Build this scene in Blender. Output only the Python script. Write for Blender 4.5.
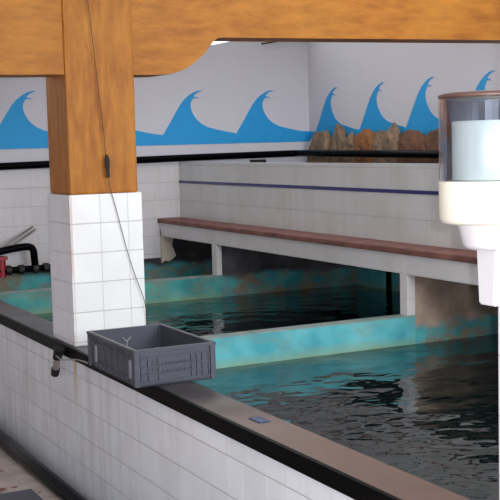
import bpy, bmesh, math, random
from mathutils import Vector, Matrix, noise
from mathutils.geometry import tessellate_polygon
random.seed(7)
S = bpy.context.scene
C = S.collection
for o in list(bpy.data.objects): bpy.data.objects.remove(o)
H = 1.77                                   # eye height; all z values below are written relative to the eye and shifted by H

# ---------------------------------------------------------------- camera, world, lights, exposure
def camera_matrix(yaw, pitch, roll):
    f = Vector((math.cos(pitch)*math.cos(yaw), math.cos(pitch)*math.sin(yaw), -math.sin(pitch)))
    r = Vector((math.sin(yaw), -math.cos(yaw), 0)); u = r.cross(f)
    c, s = math.cos(roll), math.sin(roll)
    r2 = c*r + s*u; u2 = -s*r + c*u
    m = Matrix((r2, u2, -f)).transposed().to_4x4()
    return m, r2, u2, f
CM, CR, CU, CF = camera_matrix(2.672498, .0928872, -.0259856)
cam = bpy.data.cameras.new('camera'); camo = bpy.data.objects.new('camera', cam); C.objects.link(camo)
cam.sensor_width = 36; cam.lens = 36*1138.5/500; cam.clip_start = .05
camo.matrix_world = Matrix.Translation((0, 0, H)) @ CM
S.camera = camo
S.view_settings.view_transform = 'Standard'; S.view_settings.look = 'None'
S.view_settings.gamma = 1; S.view_settings.use_curve_mapping = False
S.view_settings.exposure = 0.3
W = bpy.data.worlds.new('daylight'); S.world = W; W.use_nodes = True
W.node_tree.nodes['Background'].inputs[0].default_value = (.86, .92, 1.0, 1)
W.node_tree.nodes['Background'].inputs[1].default_value = .72
def area(name, loc, target, sx, sy, watts, col):
    l = bpy.data.lights.new(name, 'AREA'); l.shape = 'RECTANGLE'; l.size = sx; l.size_y = sy
    l.energy = watts; l.color = col
    o = bpy.data.objects.new(name, l); C.objects.link(o); o.location = loc
    o.rotation_euler = (Vector(target)-Vector(loc)).to_track_quat('-Z', 'Y').to_euler()
    return o
area('added_top_fill', (-5.6, 4.0, H+1.45), (-5.6, 4.0, 0), 5.5, 2.0, 32, (1, .97, .95))  # unseen soft lamp added under the ceiling as fill
area('added_side_fill', (1.6, 3.0, H+.75), (-6, 3.0, H-.6), 2.6, 1.5, 230, (.93, .97, 1))  # added fill lamp, no window here; brightens the faces turned along the tank
fl = bpy.data.lights.new('camera_flash', 'POINT'); fl.energy = 215; fl.shadow_soft_size = .008; fl.color = (.92, .965, 1)
flo = bpy.data.objects.new('camera_flash', fl); C.objects.link(flo)
flo.location = Vector((0, 0, H)) + CR*.034 + CU*.028

# ---------------------------------------------------------------- materials
def lin(c): return tuple(((v/255)/12.92 if v/255 <= .04045 else ((v/255+.055)/1.055)**2.4) for v in c) + (1,)
class NT:
    def __init__(s, name):
        s.m = bpy.data.materials.new(name); s.m.use_nodes = True
        s.t = s.m.node_tree; s.b = s.t.nodes['Principled BSDF']; s.out = s.t.nodes['Material Output']
        s.pos = s.t.nodes.new('ShaderNodeNewGeometry').outputs['Position']
    def n(s, typ, **k):
        x = s.t.nodes.new(typ)
        for a, v in k.items(): setattr(x, a, v)
        return x
    def put(s, sock, v):
        if isinstance(v, bpy.types.NodeSocket): s.t.links.new(v, sock)
        else: sock.default_value = v
    def mth(s, op, a, b=0, c=None):
        x = s.n('ShaderNodeMath', operation=op); s.put(x.inputs[0], a); s.put(x.inputs[1], b)
        if c is not None: s.put(x.inputs[2], c)
        return x.outputs[0]
    def mix(s, f, a, b):
        x = s.n('ShaderNodeMix', data_type='RGBA'); s.put(x.inputs[0], f); s.put(x.inputs[6], a); s.put(x.inputs[7], b)
        return x.outputs[2]
    def noise(s, scale=5, detail=4, stretch=(1, 1, 1), rough=.5, loc=(0, 0, 0)):
        mp = s.n('ShaderNodeMapping'); mp.inputs['Scale'].default_value = stretch; mp.inputs['Location'].default_value = loc
        s.put(mp.inputs[0], s.pos)
        x = s.n('ShaderNodeTexNoise'); s.put(x.inputs['Vector'], mp.outputs[0])
        x.inputs['Scale'].default_value = scale; x.inputs['Detail'].default_value = detail; x.inputs['Roughness'].default_value = rough
        return x.outputs[0]
    def ramp(s, f, lo, hi):
        x = s.n('ShaderNodeMapRange', clamp=True); s.put(x.inputs[0], f); x.inputs[1].default_value = lo; x.inputs[2].default_value = hi
        return x.outputs[0]
    def xyz(s):
        x = s.n('ShaderNodeSeparateXYZ'); s.put(x.inputs[0], s.pos); return x.outputs
    def bump(s, h, strength=.3, dist=.01):
        x = s.n('ShaderNodeBump'); s.put(x.inputs['Height'], h); x.inputs['Strength'].default_value = strength; x.inputs['Distance'].default_value = dist
        s.put(s.b.inputs['Normal'], x.outputs[0])
    def done(s, col=None, rough=.5, metal=0, spec=.5):
        if col is not None: s.put(s.b.inputs['Base Color'], col)
        s.put(s.b.inputs['Roughness'], rough); s.b.inputs['Metallic'].default_value = metal
        s.b.inputs['Specular IOR Level'].default_value = spec
        return s.m
def plain(name, c, rough=.5, metal=0, var=.12, scale=8, spec=.5, bump=0):
    t = NT(name); c = lin(c); d = tuple(v*(1-var) for v in c[:3])+(1,)
    nz = t.noise(scale, 4)
    if bump: t.bump(nz, bump)
    return t.done(t.mix(nz, d, c), rough, metal, spec)
def tile_mat(name, face, grout, axis, u0, z0, size=.15, streaks=0, w=.0035, dirt=(150, 130, 100), rough=.22, vweak=1.0):
    """square glazed tiles: axis = 'x' or 'y' is the horizontal run of the wall"""
    t = NT(name); X, Y, Z = t.xyz(); U = X if axis == 'x' else Y
    def line(v, off, ww, sz):
        fr = t.mth('FRACT', t.mth('DIVIDE', t.mth('ADD', v, -off+100*sz), sz))
        d = t.mth('MULTIPLY', t.mth('MINIMUM', fr, t.mth('SUBTRACT', 1, fr)), sz)
        return t.mth('SUBTRACT', 1, t.ramp(d, ww*.4, ww*1.2))
    lu = t.mth('MULTIPLY', line(U, u0, w*.8, size), vweak); lz = line(Z, z0, w, size)
    g = t.mth('MAXIMUM', lu, lz)
    # each tile its own slight tone
    ci = t.mth('FLOOR', t.mth('DIVIDE', t.mth('ADD', U, -u0+100*size), size)); cj = t.mth('FLOOR', t.mth('DIVIDE', t.mth('ADD', Z, -z0+100*size), size))
    cb = t.n('ShaderNodeCombineXYZ'); t.put(cb.inputs[0], ci); t.put(cb.inputs[1], cj)
    wn = t.n('ShaderNodeTexWhiteNoise'); t.put(wn.inputs[0], cb.outputs[0])
    f = lin(face); f2 = tuple(v*.93 for v in f[:3])+(1,)
    col = t.mix(wn.outputs[0], f2, f)
    dl = t.ramp(t.noise(3, 5, (1, 1, 1)), .5, .85)
    col = t.mix(t.mth('MULTIPLY', dl, .22), col, lin(dirt))
    if streaks:
        st = t.ramp(t.noise(9, 4, (2.2, 2.2, .12)), .48, .78)
        if axis == 'x' and streaks > .2: streaks = t.mth('MULTIPLY_ADD', t.ramp(X, -4.2, -5.4), .38, .08)
        col = t.mix(t.mth('MULTIPLY', st, streaks), col, lin(dirt))
    col = t.mix(t.mth('MULTIPLY', g, .6), col, lin(grout))
    if 'front' in name:      # rusty run-off below the pillar corner
        near = t.mth('SUBTRACT', 1, t.ramp(t.mth('ABSOLUTE', t.mth('ADD', t.mth('ADD', X, 5.44), t.mth('MULTIPLY', t.noise(14, 3), .03))), .008, .035))
        col = t.mix(t.mth('MULTIPLY', near, t.mth('MULTIPLY', t.ramp(Z, H-1.35, H-1.10), .7)), col, lin((206, 160, 70)))
    if 'pillar' in name:     # rusty seam along the corner nearest the aisle
        e = t.mth('SUBTRACT', 1, t.ramp(Y, 1.776, 1.784)) if axis == 'y' else t.mth('MULTIPLY', t.ramp(X, -5.494, -5.488), t.mth('LESS_THAN', X, -5.4))
        col = t.mix(t.mth('MULTIPLY', e, t.mth('MULTIPLY', t.ramp(t.noise(5, 3), .3, .6), .75)), col, lin((186, 130, 92)))
    t.bump(t.mth('SUBTRACT', 1, g), .35, .002)
    return t.done(col, t.mth('ADD', t.mth('MULTIPLY', g, .5), rough))

def ochre(name, grain):
    t = NT(name)
    a = t.noise(14, 6, grain, .65); b = t.noise(2.2, 3)
    c = t.mix(t.ramp(a, .3, .72), lin((142, 82, 26)), lin((186, 120, 42)))
    c = t.mix(t.mth('MULTIPLY', t.ramp(b, .4, .8), .35), c, lin((206, 146, 56)))
    t.bump(a, .3, .004)
    return t.done(c, .55, 0, .3)
def teal(name, lo=(58, 150, 162), hi=(104, 184, 190), alg=.38, a0=.5, a1=.72):
    t = NT(name); X, Y, Z = t.xyz()
    c = t.mix(t.ramp(t.noise(5, 5), .35, .7), lin(lo), lin(hi))
    al = t.ramp(t.noise(4, 5, (1, 1, 2.5), .65, (3, 1, 0)), a0, a1)
    c = t.mix(t.mth('MULTIPLY', al, alg), c, lin((128, 124, 88)))
    # mineral crust just above the waterline
    wl = t.mth('SUBTRACT', 1, t.ramp(t.mth('ADD', Z, t.mth('MULTIPLY', t.noise(9, 3), .03)), H-1.14, H-1.085))
    c = t.mix(t.mth('MULTIPLY', wl, .6), c, lin((128, 146, 104)))
    return t.done(c, .6)
def teal_concrete(name, conc, dark, level):
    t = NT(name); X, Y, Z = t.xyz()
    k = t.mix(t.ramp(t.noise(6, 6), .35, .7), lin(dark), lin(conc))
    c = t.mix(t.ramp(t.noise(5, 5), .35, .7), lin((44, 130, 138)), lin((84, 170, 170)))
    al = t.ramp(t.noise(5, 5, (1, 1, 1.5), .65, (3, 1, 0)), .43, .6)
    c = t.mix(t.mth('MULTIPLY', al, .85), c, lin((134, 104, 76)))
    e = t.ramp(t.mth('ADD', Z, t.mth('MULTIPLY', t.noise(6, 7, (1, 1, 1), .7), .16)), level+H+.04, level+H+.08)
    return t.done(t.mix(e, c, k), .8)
def water_mat(name):
    t = NT(name)
    t.t.nodes.remove(t.b)
    h1 = t.noise(2.2, 2, (1.0, .8, 1), .5); h2 = t.noise(7.5, 1.5, (1, .7, 1), .5, (5, 2, 0)); h3 = t.noise(20, 1, (1, .7, 1), .5, (1, 7, 0))
    hh = t.mth('ADD', t.mth('ADD', h1, t.mth('MULTIPLY', h2, .42)), t.mth('MULTIPLY', h3, .07))
    bp = t.n('ShaderNodeBump'); t.put(bp.inputs['Height'], hh); bp.inputs['Strength'].default_value = 1.0; bp.inputs['Distance'].default_value = .021
    gl = t.n('ShaderNodeBsdfGlossy'); gl.inputs['Roughness'].default_value = .02; gl.inputs['Color'].default_value = (.95, .98, 1, 1); t.put(gl.inputs['Normal'], bp.outputs[0])
    tr = t.n('ShaderNodeBsdfTransparent'); tr.inputs['Color'].default_value = (.24, .36, .35, 1)
    df = t.n('ShaderNodeBsdfDiffuse'); df.inputs['Color'].default_value = lin((24, 36, 36))
    m1 = t.n('ShaderNodeMixShader'); m1.inputs[0].default_value = .5
    t.t.links.new(tr.outputs[0], m1.inputs[1]); t.t.links.new(df.outputs[0], m1.inputs[2])
    fr = t.n('ShaderNodeFresnel'); fr.inputs['IOR'].default_value = 1.52; t.put(fr.inputs['Normal'], bp.outputs[0])
    m2 = t.n('ShaderNodeMixShader'); t.put(m2.inputs[0], fr.outputs[0])
    t.t.links.new(m1.outputs[0], m2.inputs[1]); t.t.links.new(gl.outputs[0], m2.inputs[2])
    t.t.links.new(m2.outputs[0], t.out.inputs[0])
    return t.m
def stone_mat(name, a, b):
    t = NT(name); c = t.mix(t.ramp(t.noise(9, 6, (1, 1, 1), .7), .35, .68), lin(a), lin(b))
    c = t.mix(t.ramp(t.noise(16, 4, (1, 1, 1), .6, (4, 4, 4)), .56, .72), c, lin((58, 50, 44)))
    t.bump(t.noise(14, 6), .8, .03); return t.done(c, .9)
def floor_mat():
    t = NT('stained concrete')
    c = t.mix(t.ramp(t.noise(7, 6), .3, .7), lin((172, 158, 150)), lin((206, 192, 184)))
    c = t.mix(t.ramp(t.noise(9, 3, (1, 1, 1), .4, (1.3, .2, 0)), .6, .68), c, lin((120, 66, 56)))
    t.bump(t.noise(30, 4), .2); return t.done(c, .7)
def ledge_mat():
    t = NT('dark wet stone coping'); X, Y, Z = t.xyz()
    c = t.mix(t.ramp(t.noise(7, 6), .3, .7), lin((44, 42, 45)), lin((78, 73, 72)))
    f = t.ramp(t.mth('ADD', X, t.mth('MULTIPLY', t.noise(3, 4), .8)), -3.7, -3.0)
    c = t.mix(t.mth('MULTIPLY', f, .7), c, lin((128, 98, 82)))
    r = t.mth('ADD', t.mth('MULTIPLY', t.noise(4, 3), .3), .2)
    return t.done(c, r)
def brown_slab():
    t = NT('red brown clay slab')
    c = t.mix(t.ramp(t.noise(8, 6, (1, 2, 1)), .3, .7), lin((98, 58, 52)), lin((142, 92, 82)))
    t.bump(t.noise(25, 4), .3); return t.done(c, .6)

M = {}
M['tile_front'] = tile_mat('front wall tiles', (236, 240, 246), (128, 108, 96), 'x', -2.96, H-1.137, streaks=.25, dirt=(165, 156, 145), w=.0028, vweak=.6)
M['tile_pil_x'] = tile_mat('pillar tiles facing along the tank', (240, 240, 240), (140, 132, 128), 'y', 1.783, H-.229, w=.003, vweak=.8, dirt=(190, 180, 165))
M['tile_pil_y'] = tile_mat('pillar tiles facing the aisle', (232, 230, 236), (140, 132, 128), 'x', -5.48, H-.229, w=.003, vweak=.5, dirt=(190, 180, 165))
M['tile_left'] = tile_mat('end wall tiles', (208, 205, 208), (150, 140, 138), 'y', 2.12, H-.155, streaks=.15, w=.003, vweak=.5)
M['tile_par'] = tile_mat('planter wall tiles', (208, 207, 206), (150, 140, 132), 'x', -8.89, H-.165, streaks=.12, w=.0024, vweak=.25)
M['tile_bench'] = tile_mat('bench fascia tiles', (222, 218, 218), (160, 152, 150), 'x', -8.89, H-.9, w=.002, vweak=.4)
M['white_wall'] = plain('white painted plaster', (202, 200, 208), .8, var=.05, scale=3, bump=.05)
M['ceiling'] = plain('white ceiling boards', (225, 225, 222), .8, var=.04)
M['blue'] = plain('sky blue wall paint', (22, 152, 216), .6, var=.1, scale=20)
M['stripe'] = plain('navy blue glazed strip', (36, 40, 110), .25, var=.25, scale=20)
M['ochre_v'] = ochre('ochre wood grain paint upright', (1.6, 1.6, .35))
M['ochre_h'] = ochre('ochre wood grain paint level', (1.6, .35, 1.6))
M['teal'] = teal('peeling turquoise pool paint')
M['teal_far'] = teal('dull turquoise pool paint with algae', (36, 126, 130), (78, 168, 164), .6, .44, .66)
M['conc'] = teal_concrete('raw concrete over turquoise', (176, 152, 136), (130, 110, 98), -1.03)
M['conc2'] = teal_concrete('grey concrete over turquoise', (92, 88, 92), (50, 50, 55), -.985)
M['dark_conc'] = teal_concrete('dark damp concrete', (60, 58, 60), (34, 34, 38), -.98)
M['water'] = water_mat('rippled tank water')
M['mud'] = plain('dark tank floor', (26, 62, 64), .9)
M['ledge'] = ledge_mat()
M['lip'] = plain('black stone edge', (7, 7, 8), .4, var=.4, scale=14, spec=.05)
M['brown'] = brown_slab()
M['black'] = plain('black plastic pipe', (5, 6, 10), .2, var=.2, spec=.04)
M['rubber'] = plain('black rubber', (16, 16, 16), .6)
M['grey_metal'] = plain('dull grey metal', (168, 162, 158), .35, .6)
M['red'] = plain('red valve plastic', (150, 30, 40), .4)
M['crate'] = plain('slate grey crate plastic', (72, 74, 86), .45, var=.12, scale=12)
M['crate_light'] = plain('worn light grey plastic', (150, 150, 156), .5)
M['crate_worn'] = plain('rubbed pale crate plastic', (132, 132, 144), .5)
M['crate_dark'] = plain('shadow grey plastic', (62, 62, 74), .5)
M['shell'] = plain('blue grey moulded plastic', (66, 70, 88), .3, .2)
M['cream'] = plain('cream white plastic', (222, 216, 200), .35, var=.02)
M['white_plastic'] = plain('white plastic', (216, 212, 216), .35, var=.02)
M['paper'] = plain('white paper', (196, 206, 200), .9, var=.03)
M['lid'] = plain('brown tinted lid', (88, 62, 56), .3)
M['cord'] = plain('thin dark cord', (84, 64, 50), .7)
M['floor'] = floor_mat()
M['mat'] = plain('blue grey rubber mat', (92, 92, 104), .7, var=.25, scale=30)
M['ragged'] = plain('mottled blue', (44, 74, 118), .4)
M['skylight'] = None
t = NT('milky daylight sheet'); t.b.inputs['Emission Color'].default_value = (1, 1, 1, 1); t.b.inputs['Emission Strength'].default_value = 1.0
M['skylight'] = t.done(lin((240, 240, 240)), .6)
t = NT('smoky clear plastic'); t.t.nodes.remove(t.b)
g = t.n('ShaderNodeBsdfGlossy'); g.inputs['Roughness'].default_value = .13
tr = t.n('ShaderNodeBsdfTransparent'); tr.inputs['Color'].default_value = (.80, .82, .87, 1)
fr = t.n('ShaderNodeLayerWeight'); fr.inputs[0].default_value = .35
mx = t.n('ShaderNodeMixShader'); t.put(mx.inputs[0], t.mth('ADD', t.mth('MULTIPLY', fr.outputs['Facing'], .55), .1))
t.t.links.new(tr.outputs[0], mx.inputs[1]); t.t.links.new(g.outputs[0], mx.inputs[2]); t.t.links.new(mx.outputs[0], t.out.inputs[0])
M['clear'] = t.m

# ---------------------------------------------------------------- helpers
def obj(name, bm, mat, parent=None, smooth=False, mats=None):
    me = bpy.data.meshes.new(name); bmesh.ops.recalc_face_normals(bm, faces=bm.faces[:]); bm.to_mesh(me); bm.free()
    for m in (mats or [mat]): me.materials.append(m)
    if smooth:
        for p in me.polygons: p.use_smooth = True
    o = bpy.data.objects.new(name, me); C.objects.link(o)
    if parent: 
        o.parent = parent
        o.matrix_parent_inverse = Matrix.Translation(parent.location).inverted() if parent.rotation_euler.z == 0 else Matrix.Identity(4)
    return o
def tag(o, label=None, cat=None, group=None, kind=None):
    if label: o['label'] = label
    if cat: o['category'] = cat
    if group: o['group'] = group
    if kind: o['kind'] = kind
    return o
def thing(name, loc, label, cat, group=None, rz=0):
    o = bpy.data.objects.new(name, None); C.objects.link(o); o.location = loc; o.rotation_euler.z = rz; o.empty_display_size = .1
    return tag(o, label, cat, group)
def box(bm, x0, x1, y0, y1, z0, z1, bev=0, mi=0):
    vs = [bm.verts.new((x, y, z)) for x in (x0, x1) for y in (y0, y1) for z in (z0, z1)]
    fs = []
    for q in ((0, 1, 3, 2), (4, 6, 7, 5), (0, 4, 5, 1), (2, 3, 7, 6), (0, 2, 6, 4), (1, 5, 7, 3)):
        f = bm.faces.new([vs[i] for i in q]); f.material_index = mi; fs.append(f)
    if bev:
        es = list({e for f in fs for e in f.edges})
        bmesh.ops.bevel(bm, geom=es, offset=bev, segments=2, affect='EDGES', profile=.6)
    return bm
def bx(*a, **k): return box(bmesh.new(), *a, **k)
def ez(*a, **k):
    a = list(a); a[4] += H; a[5] += H; return bx(*a, **k)
def struct(name, bm, mat, parent=None, **k):
    o = obj(name, bm, mat, parent, **k)
    if not parent: o['kind'] = 'structure'
    return o
def tube(bm, pts, r, seg=10, cap=True):
    pts = [Vector(p) for p in pts]; rings = []
    n = len(pts); up = None
    for i, p in enumerate(pts):
        d = (pts[min(i+1, n-1)] - pts[max(i-1, 0)]).normalized()
        a = d.orthogonal().normalized() if up is None else (up - d*up.dot(d)).normalized()
        up = a; b = d.cross(a); rr = r[i] if isinstance(r, (list, tuple)) else r
        rings.append([bm.verts.new(p + rr*(math.cos(k*2*math.pi/seg)*a + math.sin(k*2*math.pi/seg)*b)) for k in range(seg)])
    for i in range(n-1):
        for k in range(seg):
            bm.faces.new((rings[i][k], rings[i][(k+1) % seg], rings[i+1][(k+1) % seg], rings[i+1][k]))
    if cap: bm.faces.new(rings[0][::-1]); bm.faces.new(rings[-1])
    return bm
def smooth_path(pts, k=8):
    pts = [Vector(p) for p in pts]; out = []
    P = [pts[0]]+pts+[pts[-1]]
    for i in range(1, len(P)-2):
        a, b, c, d = P[i-1], P[i], P[i+1], P[i+2]
        for j in range(k):
            t = j/k
            out.append(.5*((2*b)+(c-a)*t+(2*a-5*b+4*c-d)*t*t+(3*b-a-3*c+d)*t**3))
    return out+[pts[-1]]
def rounded(pts, r=.03, k=5):
    """polyline with rounded elbows"""
    pts = [Vector(p) for p in pts]; out = [pts[0]]
    for a, b, c in zip(pts, pts[1:], pts[2:]):
        p = b+(a-b).normalized()*r; q = b+(c-b).normalized()*r
        for j in range(k+1):
            t = j/k; out.append((1-t)**2*p+2*t*(1-t)*b+t*t*q)
    return out+[pts[-1]]
def lathe(prof, cx, cy, seg=48, closed=False, sq=2):
    bm = bmesh.new(); rings = []
    def P(r, a):
        c, s_ = math.cos(a), math.sin(a); e = 2/sq
        u, v = r*math.copysign(abs(c)**e, c), r*math.copysign(abs(s_)**e, s_)
        if sq == 2: return (cx+u, cy+v)
        k = math.radians(51); return (cx+u*math.cos(k)-v*math.sin(k), cy+u*math.sin(k)+v*math.cos(k))
    for r, z in prof: rings.append([bm.verts.new((*P(r, k*2*math.pi/seg), z)) for k in range(seg)])
    for i in range(len(rings)-1):
        for k in range(seg): bm.faces.new((rings[i][k], rings[i][(k+1) % seg], rings[i+1][(k+1) % seg], rings[i+1][k]))
    if closed: bm.faces.new(rings[0]); bm.faces.new(rings[-1])
    return bm
def prism(pts, fa, depth):
    """pts 2d polygon; fa(u,v,d) -> 3d point"""
    bm = bmesh.new(); a = [bm.verts.new(fa(u, v, 0)) for u, v in pts]; b = [bm.verts.new(fa(u, v, depth)) for u, v in pts]
    n = len(pts)
    for tri in tessellate_polygon([[Vector((u, v, 0)) for u, v in pts]]):
        bm.faces.new([a[i] for i in tri]); bm.faces.new([b[i] for i in reversed(tri)])
    for i in range(n): bm.faces.new((a[i], a[(i+1) % n], b[(i+1) % n], b[i]))
    return bm

# ---------------------------------------------------------------- the building shell
XL, YB, XR = -8.92, 5.15, 2.2
struct('floor', bx(XL-.2, XR, -2.6, YB+.2, -.12, 0), M['floor'])
# end wall: tiled below, white plaster above, top edge sloping up to a daylight strip
TOP = [(-2.6, .70), (3.4, .70), (4.255, .86), (YB+.02, 1.03)]
poly = [(y, z+H) for y, z in TOP] + [(YB+.02, H-.16), (-2.6, H-.16)]
wl = struct('wall_left', prism(poly, lambda u, v, d: (XL-d, u, v), .18), M['white_wall'])
tl = obj('tiled_lower_wall', ez(XL-.18, XL+.008, -2.6, 3.86, -.94, -.155), M['tile_left'], wl)
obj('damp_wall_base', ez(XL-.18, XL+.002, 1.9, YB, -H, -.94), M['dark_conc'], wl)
obj('tiled_aisle_end', ez(XL-.18, XL+.002, -2.6, 1.9, -H, -.94), M['tile_left'], wl)
# the dark wall under the bench with the torn edge of the tiling
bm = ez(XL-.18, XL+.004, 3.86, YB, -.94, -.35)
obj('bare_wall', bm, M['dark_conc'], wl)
ragged = [(3.667, -.7), (3.667, -.985), (3.70, -.965), (3.73, -.975), (3.77, -.955), (3.80, -.93), (3.785, -.89), (3.765, -.84), (3.78, -.78), (3.76, -.7)]
struct('wall_back', ez(XL-.2, XR, YB, YB+.2, -H, 1.6), M['white_wall'])
struct('wall_near_unseen', ez(XL-.2, .2, -2.75, -2.6, -H, 1.6), M['white_wall'])  # unseen room wall, added to darken the faces turned to the aisle
struct('ceiling', ez(XL-.2, XR, -2.6, YB+.2, 1.6, 1.7), M['ceiling'])
# daylight strip over the end wall
wd = struct('window_1', prism([(-2.6, .70+H), (3.4, .70+H), (4.255, .86+H), (YB, 1.03+H), (YB, 1.6+H), (-2.6, 1.6+H)], lambda u, v, d: (XL-.06-d, u, v), .02), M['skylight'])

# mural
unit = [(-.383, .094), (-.345, .15), (-.30, .218), (-.256, .287), (-.212, .352), (-.17, .397), (-.126, .43), (-.075, .456), (-.035, .466), (-.002, .462), (-.03, .456), (-.062, .443), (-.085, .424), (-.088, .412),
        (-.06, .408), (-.038, .396), (-.064, .401), (-.092, .400), (-.106, .385), (-.115, .37),
        (-.121, .351), (-.12, .32), (-.11, .285), (-.09, .25), (-.064, .215), (-.02, .18), (.033, .154), (.10, .136), (.186, .118), (.26, .104)]
def mural(tips, u0, u1, ub, base, fa, per):
    top = [(u0, .1)]
    for tp in tips:
        s = 1
        for u, v in unit:
            if u0 < tp+u*s < u1: top.append((tp+u*s, v))
    top.append((u1, .1))
    pts = [(u0, base)] + [p for p in top] + [(u1, base)]
    cl = []
    for p in pts:
        if not cl or (p[0]-cl[-1][0])**2+(p[1]-cl[-1][1])**2 > 1e-6: cl.append(p)
    return prism([(u, v+H) for u, v in cl], fa, .003)
# left wall: y runs to the right; tips measured every 0.72 m
obj('wave_mural', mural([-2.4, -1.68, -.96, -.24, .48, 1.20, 1.93, 2.655, 3.385, 4.11, 4.80], -2.59, YB-.002, 0, .008, lambda u, v, d: (XL+.0005+d, u, v), .7), M['blue'], wl)
wb = bpy.data.objects['wall_back']
obj('wave_mural', mural([-8.417, -7.698, -7.029, -6.323, -5.62, -4.92, -4.22, -3.5], XL+.004, -3.15, 0, .03, lambda u, v, d: (u, YB-.0005-d, v), .7), M['blue'], wb)

# front tank wall with its coping
wf = struct('wall_front', ez(XL, XR, 1.76, 1.93, -H, -1.052), M['tile_front'])
cp = struct('trim_1', ez(XL, XR, 1.765, 1.925, -1.052, -1.0), M['ledge'])
obj('edge_lip', ez(XL, XR, 1.745, 1.766, -1.058, -.999, bev=.004), M['lip'], cp)
# tank dividers
def divider(name, x0, x1, y1, mat):
    o = struct(name, ez(x0, x1, 1.93, y1, -H, -1.0), M[mat])
    bm = ez(x0-.002, x1+.002, 1.93, y1, -1.0, -.99)
    obj('worn_top', bm, M['div_top'], o)
    return o
t = NT('worn divider top'); c = t.mix(t.ramp(t.noise(9, 5), .3, .7), lin((96, 128, 128)), lin((140, 146, 138))); M['div_top'] = t.done(c, .6)
divider('wall_middle', -5.356, -5.29, 3.722, 'teal')
divider('wall_far', -7.88, -7.80, 3.71, 'teal_far')
# load-bearing cross walls below the planter
struct('wall_cross', ez(-5.356, -5.290, 3.722, 4.92, -H, -.756), M['conc'])
struct('wall_cross_far', ez(-7.88, -7.800, 3.71, 4.92, -H, -.756), M['conc2'])
struct('wall_recess', ez(XL, XR, 4.92, YB, -H, -.755), M['teal'])
struct('wall_right', ez(XR, XR+.15, 1.76, YB, -H, -.2), M['white_wall'])
# planter block with tiled face and blue stripe
pw = struct('wall_planter', ez(XL+.004, XR, 3.86, 3.95, -.76, -.14), M['tile_par'])
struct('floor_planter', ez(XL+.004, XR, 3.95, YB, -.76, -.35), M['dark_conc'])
obj('plaster_above_planter', ez(XL-.1, XL+.0045, 3.86, YB, -.35, -.15), M['white_wall'], wl)
obj('blue_stripe', ez(XL+.006, XR, 3.856, 3.862, -.315, -.293), M['stripe'], pw)
# pool floor
struct('floor_tank', ez(XL, XR, 1.93, 4.92, -H, -H+.02), M['mud'])

# ---------------------------------------------------------------- water, one sheet per tank
def water(x0, x1, label, pil=False):
    bm = bmesh.new(); z = H-1.158
    n = 60; m = 50
    g = [[bm.verts.new((x0+(x1-x0)*i/n, 1.93+(4.92-1.93)*j/m, z+.0015*noise.noise(Vector((i*.25+x0, j*.25, 0))))) for j in range(m+1)] for i in range(n+1)]
    for i in range(n):
        for j in range(m): bm.faces.new((g[i][j], g[i+1][j], g[i+1][j+1], g[i][j+1]))
    return tag(obj('tank_water', bm, M['water'], smooth=True), label, 'water', kind='stuff')
water(-5.29, XR, 'dark rippled water of the near tank beside the coping and grey crate')
water(-7.80, -5.356, 'dark green water of the middle tank behind the near turquoise divider')
water(XL, -7.88, 'narrow strip of teal water in the farthest tank by the end wall')

# ---------------------------------------------------------------- pillars and beams
def frame(px, label, beam_label, first):
    """px = x of the pillar's near tiled face"""
    t = thing('pillar', (px-.185, 1.965, H-1.0), label, 'pillar')
    xa, xb, ya, yb = px-.365, px, 1.772, 2.163
    bm = bmesh.new(); box(bm, xa, xb, ya, yb, H-1.0, H-.232, bev=.006)
    o = obj('tiled_base', bm, None, t, mats=[M['tile_pil_x'], M['tile_pil_y']])
    for p in o.data.polygons: p.material_index = 1 if abs(p.normal.y) > .7 else 0
    bm = ez(xa+.01, xb-.012, ya+.012, yb-.014, -.232, 1.05, bev=.012)
    obj('painted_shaft', bm, M['ochre_v'], t)
    if not first: return t
    b = thing('roof_beam', (px-.185, 2.0, H+.6), beam_label, 'beam')
    prof = [(-2.5, .36), (1.60, .366), (1.70, .368), (2.24, .368), (2.31, .369), (2.36, .374), (2.41, .386), (2.46, .408), (2.50, .435), (2.55, .475), (2.585, .515), (2.61, .545), (2.632, .56), (2.66, .566), (5.14, .592), (5.14, 1.06), (-2.5, 1.06)]
    d = .22
    bm = prism([(y, z+H) for y, z in prof], lambda u, v, dd: (px-.03-dd, u, v), d)
    es = [e for e in bm.edges if e.is_manifold and len({round(v.co.x, 4) for v in e.verts}) == 1 and e.calc_face_angle(0) > 1.2 and max(v.co.z for v in e.verts) < H+.9]
    bmesh.ops.bevel(bm, geom=es, offset=.022, segments=3, affect='EDGES', profile=.5)
    obj('beam_body', bm, M['ochre_h'], b)
    return t
# upper shaft runs through the beam as a pilaster
t1 = frame(-5.484, 'ochre pillar on white tiled base beside the grey crate, a cord hanging down it', 'ochre wood-grained roof beam with curved haunch across the top of the photo', True)
t2 = frame(-1.81, 'white tiled pillar at the right edge carrying the dispenser', '', False)
# pillar stubs down into the tank behind the wall
struct('trim_2', ez(-5.849, -5.484, 1.93, 2.142, -H, -1.0), M['teal'])
struct('trim_3', ez(-2.175, -1.81, 1.93, 2.142, -H, -1.0), M['teal'])

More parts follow.
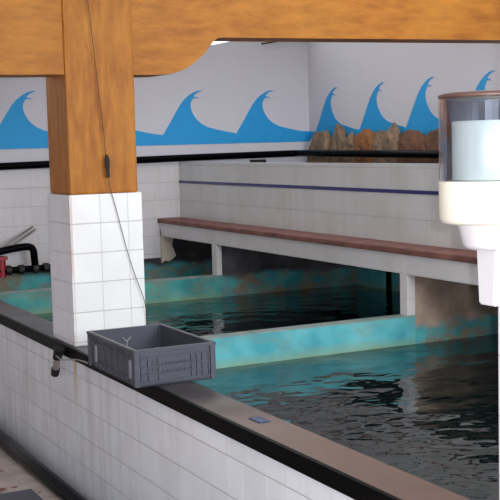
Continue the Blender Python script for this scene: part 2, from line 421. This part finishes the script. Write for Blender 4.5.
# ---------------------------------------------------------------- bench along the planter
b = thing('bench', (-5.5, 3.75, H-1.01), 'long low white tiled bench with red-brown top along the planter wall', 'bench')
obj('clay_top', ez(XL+.01, XR, 3.645, 3.86, -.642, -.606, bev=.008), M['brown'], b)
obj('fascia', ez(XL+.01, XR, 3.667, 3.70, -.755, -.642), M['tile_bench'], b)
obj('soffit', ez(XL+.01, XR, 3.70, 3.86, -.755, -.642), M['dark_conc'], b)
for x0, x1 in ((-7.882, -7.80), (-5.358, -5.29)):
    obj('bench_post', ez(x0, x1, 3.667, 3.70+.022 if x0 > -6 else 3.71, -.99 if x0 < -3 else -H, -.755), M['tile_bench'], b)
bm = prism([(y, z+H) for y, z in ragged], lambda u, v, d: (XL+.009+d, u, v), .02)
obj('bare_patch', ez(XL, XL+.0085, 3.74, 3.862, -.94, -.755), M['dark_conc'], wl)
obj('torn_tiling', bm, plain('broken plaster edge', (212, 200, 186), .9, var=.25, scale=14), wl)

# ---------------------------------------------------------------- pipes
def pipe(name, pts, r, label, mat='black', rad=.05, cat='pipe'):
    return tag(obj(name, tube(bmesh.new(), [(x, y, z+H) for x, y, z in rounded(pts, rad)], r, 14), M[mat], smooth=True), label, cat)
p1 = pipe('water_pipe', [(-8.87, -1.5, -.15), (-8.87, 2.3, -.126), (-8.87, 4.0, -.102), (-8.86, 4.97, -.093), (-8.6, 4.97, -.094), (-6.8, 4.97, -.11), (-3.2, 4.97, -.13)], .029,
          'long thin black pipe running round both walls below the blue waves', rad=.08)
for y in (3.30, 4.60):
    bm = bmesh.new(); box(bm, XL, XL+.085, y-.06, y+.06, H-.165, H-.138); obj('pipe_bracket', bm, M['rubber'], p1)
pipe('water_pipe', [(-8.85, 1.675, -1.727), (-5.7, 1.677, -1.727), (-3.0, 1.68, -1.727), (1.8, 1.68, -1.727)], .042, 'thick black pipe lying on the floor at the foot of the tiled tank wall', rad=.05)
pipe('drain_pipe', [(-7.28, 4.88, -.765), (-7.28, 4.88, -1.3), (-7.28, 4.88, -1.75)], .022, 'thin black upright pipe in the recess under the bench', rad=.05)
# manifold against the end wall
mf = thing('pipe_manifold', (-8.72, 2.3, H-.95), 'looped black pipe manifold with red valve at the left edge by the end wall', 'pipe')
obj('upper_loop', tube(bmesh.new(), [(x, y, z+H) for x, y, z in rounded([(-8.7, 1.6, -.80), (-8.7, 2.16, -.79), (-8.7, 2.40, -.755), (-8.7, 2.505, -.755), (-8.7, 2.515, -.92)], .05)], .029, 14), M['black'], mf, smooth=True)
obj('lower_pipe', tube(bmesh.new(), [(x, y, z+H) for x, y, z in [(-8.7, 1.6, -.93), (-8.7, 2.3, -.93), (-8.7, 3.0, -.93)]], .027, 14), M['black'], mf, smooth=True)
for y in (2.30, 2.40, 2.515, 2.60):
    obj('collar', tube(bmesh.new(), [(-8.7, y-.02, H-.93), (-8.7, y+.02, H-.93)], .038, 14), M['rubber'], mf)
bm = tube(bmesh.new(), [(-8.7, 2.25, H-.98), (-8.7, 2.25, H-.84)], .032, 12); box(bm, -8.72, -8.62, 2.22, 2.28, H-.84, H-.815)
obj('valve', bm, M['red'], mf)
for k, (a, bb) in enumerate((((-8.66, 1.9, -.90), (-8.80, 2.53, -.625)), ((-8.66, 1.9, -.93), (-8.80, 2.54, -.655)))):
    pass
st = tag(obj('grey_rod', tube(bmesh.new(), [(-8.60, 2.0, H-.875), (-8.88, 2.56, H-.615)], .008, 8), M['grey_metal'], smooth=True), 'upper of two thin grey rods leaning on the tiled end wall', 'rod', 'thin rods leaning on the end wall')
st2 = tag(obj('grey_rod', tube(bmesh.new(), [(-8.64, 2.02, H-.925), (-8.88, 2.585, H-.635)], .008, 8), M['grey_metal'], smooth=True), 'lower of two thin grey rods leaning on the tiled end wall', 'rod', 'thin rods leaning on the end wall')

# ---------------------------------------------------------------- stones along the planter against the back wall
SM = [stone_mat('grey brown stone', (104, 86, 70), (146, 122, 98)), stone_mat('rusty stone', (120, 74, 42), (160, 108, 62)), stone_mat('dark brown stone', (84, 56, 42), (128, 88, 64))]
def stone(cx, w, h, seed, mat, label, shape=0):
    bm = bmesh.new(); bmesh.ops.create_icosphere(bm, subdivisions=4, radius=1)
    d = .05; h += .20; cx += .05; w *= 1.08
    for v in bm.verts:
        p = v.co.copy()
        q = Vector((abs(p.x)**.8*math.copysign(1, p.x), p.y, abs(p.z)**.8*math.copysign(1, p.z)))
        taper = 1-(.38 if shape == 0 else .1)*max(0, q.z)
        k = 1+.20*noise.noise(p*1.6+Vector((seed*7, 0, 3)))+.09*noise.noise(p*4+Vector((seed, 5, 0)))
        v.co = Vector((q.x*w/2*taper*k, q.y*d*k, q.z*h/2*k))
    mz = min(v.co.z for v in bm.verts)
    for v in bm.verts:
        v.co.z = max(v.co.z-mz-.012, 0); v.co.x += cx; v.co.y = min(v.co.y+YB-.06, YB-.006); v.co.z += H-.35
    o = obj('stone', bm, mat, smooth=True)
    tag(o, label, 'stone', 'stones standing along the planter')
SP = [(-8.67, .42, .25, 0, 'broad grey-brown stone in the room corner, first of the planter row', 0),
      (-8.36, .26, .285, 0, 'tall pointed grey-brown stone, second from the room corner', 0),
      (-8.17, .24, .21, 0, 'low grey-brown stone, third from the room corner', 0),
      (-7.94, .34, .255, 1, 'rusty orange-brown stone near the middle of the planter row', 1),
      (-7.72, .22, .23, 0, 'narrow greyish stone just right of the rusty orange one', 0),
      (-7.56, .26, .29, 0, 'tallest grey-brown pointed stone, right of the narrow greyish one', 0),
      (-7.28, .40, .215, 2, 'flat dark brown stone right of the tallest pointed stone', 1),
      (-6.96, .36, .21, 2, 'flat brown stone at the right end beside the dispenser', 1)]
for i, (cx, w, h, mi, lb, sh) in enumerate(SP): stone(cx, w, h, i+1.3, SM[mi], lb, sh)

# ---------------------------------------------------------------- crate on the coping
cr = thing('crate', (-4.668, 1.851, H-.998), 'empty slate grey ribbed plastic crate sitting on the tank edge beside the pillar', 'crate', rz=-.006)
L2, W2, HT = .305, .187, .159
def cb(name, bm, mat): return obj(name, bm, mat, cr)
bm = bmesh.new(); th = .006
li, wi = L2-.012, W2-.012
box(bm, -li, li, -wi, wi, 0, .008)
cb('crate_floor', bm, M['crate'])
def wall_long(sy):
    bm = bmesh.new(); y = sy*wi
    a, b_ = (y-th, y) if sy > 0 else (y, y+th)
    box(bm, -li, li, a, b_, .0, HT-.01)
    out = y+sy*.007
    o0, o1 = min(y, out), max(y, out)
    for x in [-.262, -.20, -.10, -.02, .06, .14, .205, .262]: box(bm, x-.004, x+.004, o0, o1, .012, HT-.02)
    for z in (.03, .118): box(bm, -li, li, o0, o1, z-.0035, z+.0035)
    return bm
def wall_short(sx):
    bm = bmesh.new(); x = sx*li
    a, b_ = (x-th, x) if sx > 0 else (x, x+th)
    box(bm, a, b_, -wi, wi, 0, HT-.01)
    out = x+sx*.007; o0, o1 = min(x, out), max(x, out)
    for y in [-.155, -.122, -.075, .075, .10, .125, .155]: box(bm, o0, o1, y-.003, y+.003, .02, .122)
    for z in (.02, .05, .082, .122): box(bm, o0, o1, -.165, .165, z-.003, z+.003)
    return bm
for s in (-1, 1):
    cb('long_side', wall_long(s), M['crate']); e = cb('short_side', wall_short(s), M['crate'])
    # dark moulded slots on the short side
    bm = bmesh.new()
    for z in (.060, .092):
        for k in range(8): box(bm, min(s*(li+.0005), s*(li+.0035)), max(s*(li+.0005), s*(li+.0035)), -.058+k*.0165, -.047+k*.0165, z-.007, z+.004)
    for k in range(2): box(bm, min(s*(li+.0005), s*(li+.0035)), max(s*(li+.0005), s*(li+.0035)), -.105+k*.018, -.097+k*.018, .06, .105)
    o = obj('slot_rows', bm, M['crate_dark'], cr); o['label'] = 'darker moulded slots'
    bm = bmesh.new(); box(bm, li-.007 if s > 0 else -li-.014, li+.014 if s > 0 else -li+.007, .085, .15, .04, .105)
bm = bmesh.new()
for a in (-1, 1):
    box(bm, -L2, L2, min(a*W2, a*(W2-.018)), max(a*W2, a*(W2-.018)), HT-.012, HT)
    box(bm, min(a*L2, a*(L2-.018)), max(a*L2, a*(L2-.018)), -W2+.018, W2-.018, HT-.012, HT)
cb('rim', bm, M['crate'])
for a in (-1, 1):
    for c_ in (-1, 1):
        x = a*(L2-.014); y = c_*(W2-.014); cb('corner_post', bx(x-.012, x+.012, y-.012, y+.012, 0.002, HT-.012, bev=.003), M['crate'])
# worn light patches: handle bars on the long side facing the aisle, and the small moulding inside
for x in (-.20, .238):
    bm = bmesh.new(); box(bm, x-.012, x+.012, -wi-.0095, -wi-.001, .03, .11, bev=.003); o = cb('side_latch', bm, M['crate_worn'] if 'crate_worn' in M else M['crate']); 
bm = bmesh.new(); xx = -li+.006+.001
for (y0, z0, y1, z1) in ((0, .07, 0, .095), (0, .095, -.02, .115), (0, .095, .02, .115)):
    tube(bm, [(xx+.003, y0, z0), (xx+.003, y1, z1)], .003, 6)
o = cb('inner_moulding', bm, M['crate_light']); o['label'] = 'small pale forked moulding'

# ---------------------------------------------------------------- short tube hanging from the coping, string to the crate
tb = thing('hanging_tube', (-5.57, 1.72, H-1.03), 'short grey metal tube with black ends hanging off the coping below the pillar', 'tube')
pa, pb = Vector((-5.575, 1.715, H-1.015)), Vector((-5.66, 1.715, H-1.165))
def seg(a, b_): return [pa.lerp(pb, a), pa.lerp(pb, b_)]
obj('clamp', tube(bmesh.new(), seg(0, .36), .024, 14), M['rubber'], tb, smooth=False)
obj('metal_sleeve', tube(bmesh.new(), seg(.34, .8), .018, 14), M['grey_metal'], tb)
obj('end_cap', tube(bmesh.new(), seg(.76, 1.0), [.023, .021], 14), M['rubber'], tb)
sp = smooth_path([(-5.57, 1.70, H-1.05), (-5.45, 1.69, H-1.05), (-5.25, 1.70, H-1.02), (-4.96, 1.66, H-.985)])
tag(obj('string', tube(bmesh.new(), sp, .0035, 6), M['grey_metal'], smooth=True), 'thin pale string between the hanging tube and the crate', 'string')
tag(obj('string', tube(bmesh.new(), smooth_path([(-5.61, 1.752, H-.994), (-5.50, 1.76, H-.992), (-5.40, 1.752, H-.994), (-5.3, 1.75, H-.99)]), .004, 6), M['cord'], smooth=True), 'dark bit of cord lying on the coping at the pillar foot', 'string') if False else None

# cord with a black clip hanging down the pillar
cd = obj('cord', tube(bmesh.new(), smooth_path([(-5.478, 1.90, H+.80), (-5.476, 1.92, H+.60), (-5.476, 1.945, H+.30), (-5.476, 1.968, H+.05), (-5.474, 1.976, H-.14), (-5.472, 2.02, H-.33), (-5.47, 2.066, H-.525), (-5.468, 2.105, H-.66), (-5.465, 2.15, H-.80), (-5.46, 2.17, H-1.0), (-5.44, 2.19, H-1.15)]), .0022, 6), M['cord'], smooth=True)
tag(cd, 'thin dark cord with black clip hanging down the ochre pillar', 'cord')
bm = bmesh.new(); tube(bm, [(-5.468, 1.974, H-.035), (-5.468, 1.975, H-.06), (-5.468, 1.976, H-.10), (-5.468, 1.977, H-.115), (-5.468, 1.978, H-.15)], [.006, .014, .012, .008, .011], 8)
obj('clip', bm, M['rubber'], cd)
tag(obj('ceiling_wire', tube(bmesh.new(), smooth_path([(XL+.05, 4.66, H+.862), (-8.85, 4.85, H+.895), (-8.85, 5.1, H+.935)]), .008, 6), M['cord'], smooth=True), 'thin dark wire under the beam near the top of the end wall', 'wire')

# ---------------------------------------------------------------- dispenser on the right-hand pillar
dx, dy = -2.031, 1.642
ds = thing('dispenser', (dx, 1.77, H-.38), 'round clear canister dispenser with cream base mounted on the right-hand tiled pillar', 'dispenser')
obj('backplate', ez(dx-.10, dx+.10, 1.745, 1.772, -.26, .08, bev=.006), M['cream'], ds)
obj('clear_canister', lathe([(.116, H-.098), (.117, H-.092), (.117, H+.084), (.114, H+.092), (.110, H+.096)], dx, dy, 72, sq=2.5), M['clear'], ds, smooth=True)
bm = bmesh.new(); ring = []
for k in range(25):
    a = math.radians(38+k*206/24)
    ring.append([bm.verts.new((dx+rr*math.cos(a), dy+rr*math.sin(a), zz)) for rr, zz in ((.106, H-.095), (.106, H+.087), (.101, H+.087), (.101, H-.095))])
for k in range(24):
    for q in range(4): bm.faces.new((ring[k][q], ring[k][(q+1) % 4], ring[k+1][(q+1) % 4], ring[k+1][q]))
bm.faces.new(ring[0]); bm.faces.new(ring[-1])
obj('back_shell', bm, M['shell'], ds)
obj('lid', lathe([(.0001, H+.104), (.06, H+.103), (.10, H+.101), (.1175, H+.096), (.1185, H+.091), (.115, H+.089), (.0001, H+.091)], dx, dy, 72, sq=2.5), M['lid'], ds, smooth=True)
obj('paper_roll', lathe([(.0001, H+.038), (.088, H+.038), (.090, H+.035), (.090, H-.092), (.0001, H-.092)], dx+.007, dy-.003, 64), M['paper'], ds, smooth=False)
obj('cream_base', lathe([(.0001, H-.094), (.117, H-.094), (.118, H-.098), (.117, H-.176), (.113, H-.185), (.106, H-.188), (.0001, H-.1885)], dx, dy, 72, sq=2.9), M['cream'], ds, smooth=True)
obj('funnel', lathe([(.080, H-.186), (.077, H-.195), (.066, H-.238), (.058, H-.247), (.0001, H-.248)], dx, dy, 48), M['white_plastic'], ds, smooth=True)
bm = bmesh.new()
vs = []
for (hw, z) in ((.036, -.246), (.028, -.374)):
    for sx, sy in ((-1, -1), (1, -1), (1, 1), (-1, 1)): vs.append(bm.verts.new((dx+.014+sx*hw, dy+sy*.03, z+H)))
for q in ((3, 2, 1, 0), (4, 5, 6, 7), (0, 1, 5, 4), (1, 2, 6, 5), (2, 3, 7, 6), (3, 0, 4, 7)): bm.faces.new([vs[i] for i in q])
bmesh.ops.bevel(bm, geom=bm.edges[:], offset=.004, segments=2, affect='EDGES')
obj('paper_outlet', bm, M['white_plastic'], ds)

# ---------------------------------------------------------------- small things
bm = bmesh.new(); n = 6  # small thin uneven blue sheet on the coping
g = [[bm.verts.new((-3.66+.09*i/n+.008*noise.noise(Vector((i, j, 1))), 1.83+.045*j/n+.008*noise.noise(Vector((j, i, 4))), H-.998+.004*abs(noise.noise(Vector((i*.7, j*.7, 0)))))) for j in range(n+1)] for i in range(n+1)]
for i in range(n):
    for j in range(n): bm.faces.new((g[i][j], g[i+1][j], g[i+1][j+1], g[i][j+1]))
o = obj('blue_patch', bm, M['ragged'], smooth=True); sm = o.modifiers.new('s', 'SOLIDIFY'); sm.thickness = .002
tag(o, 'small blue scrap on the tank coping', 'patch')
mt = bmesh.new()
box(mt, -5.70, -4.2, .5, 1.575, 0.0, .012, bev=.005)
tag(obj('floor_mat', mt, M['mat']), 'blue-grey rubber mat on the stained floor at the lower left corner', 'mat')
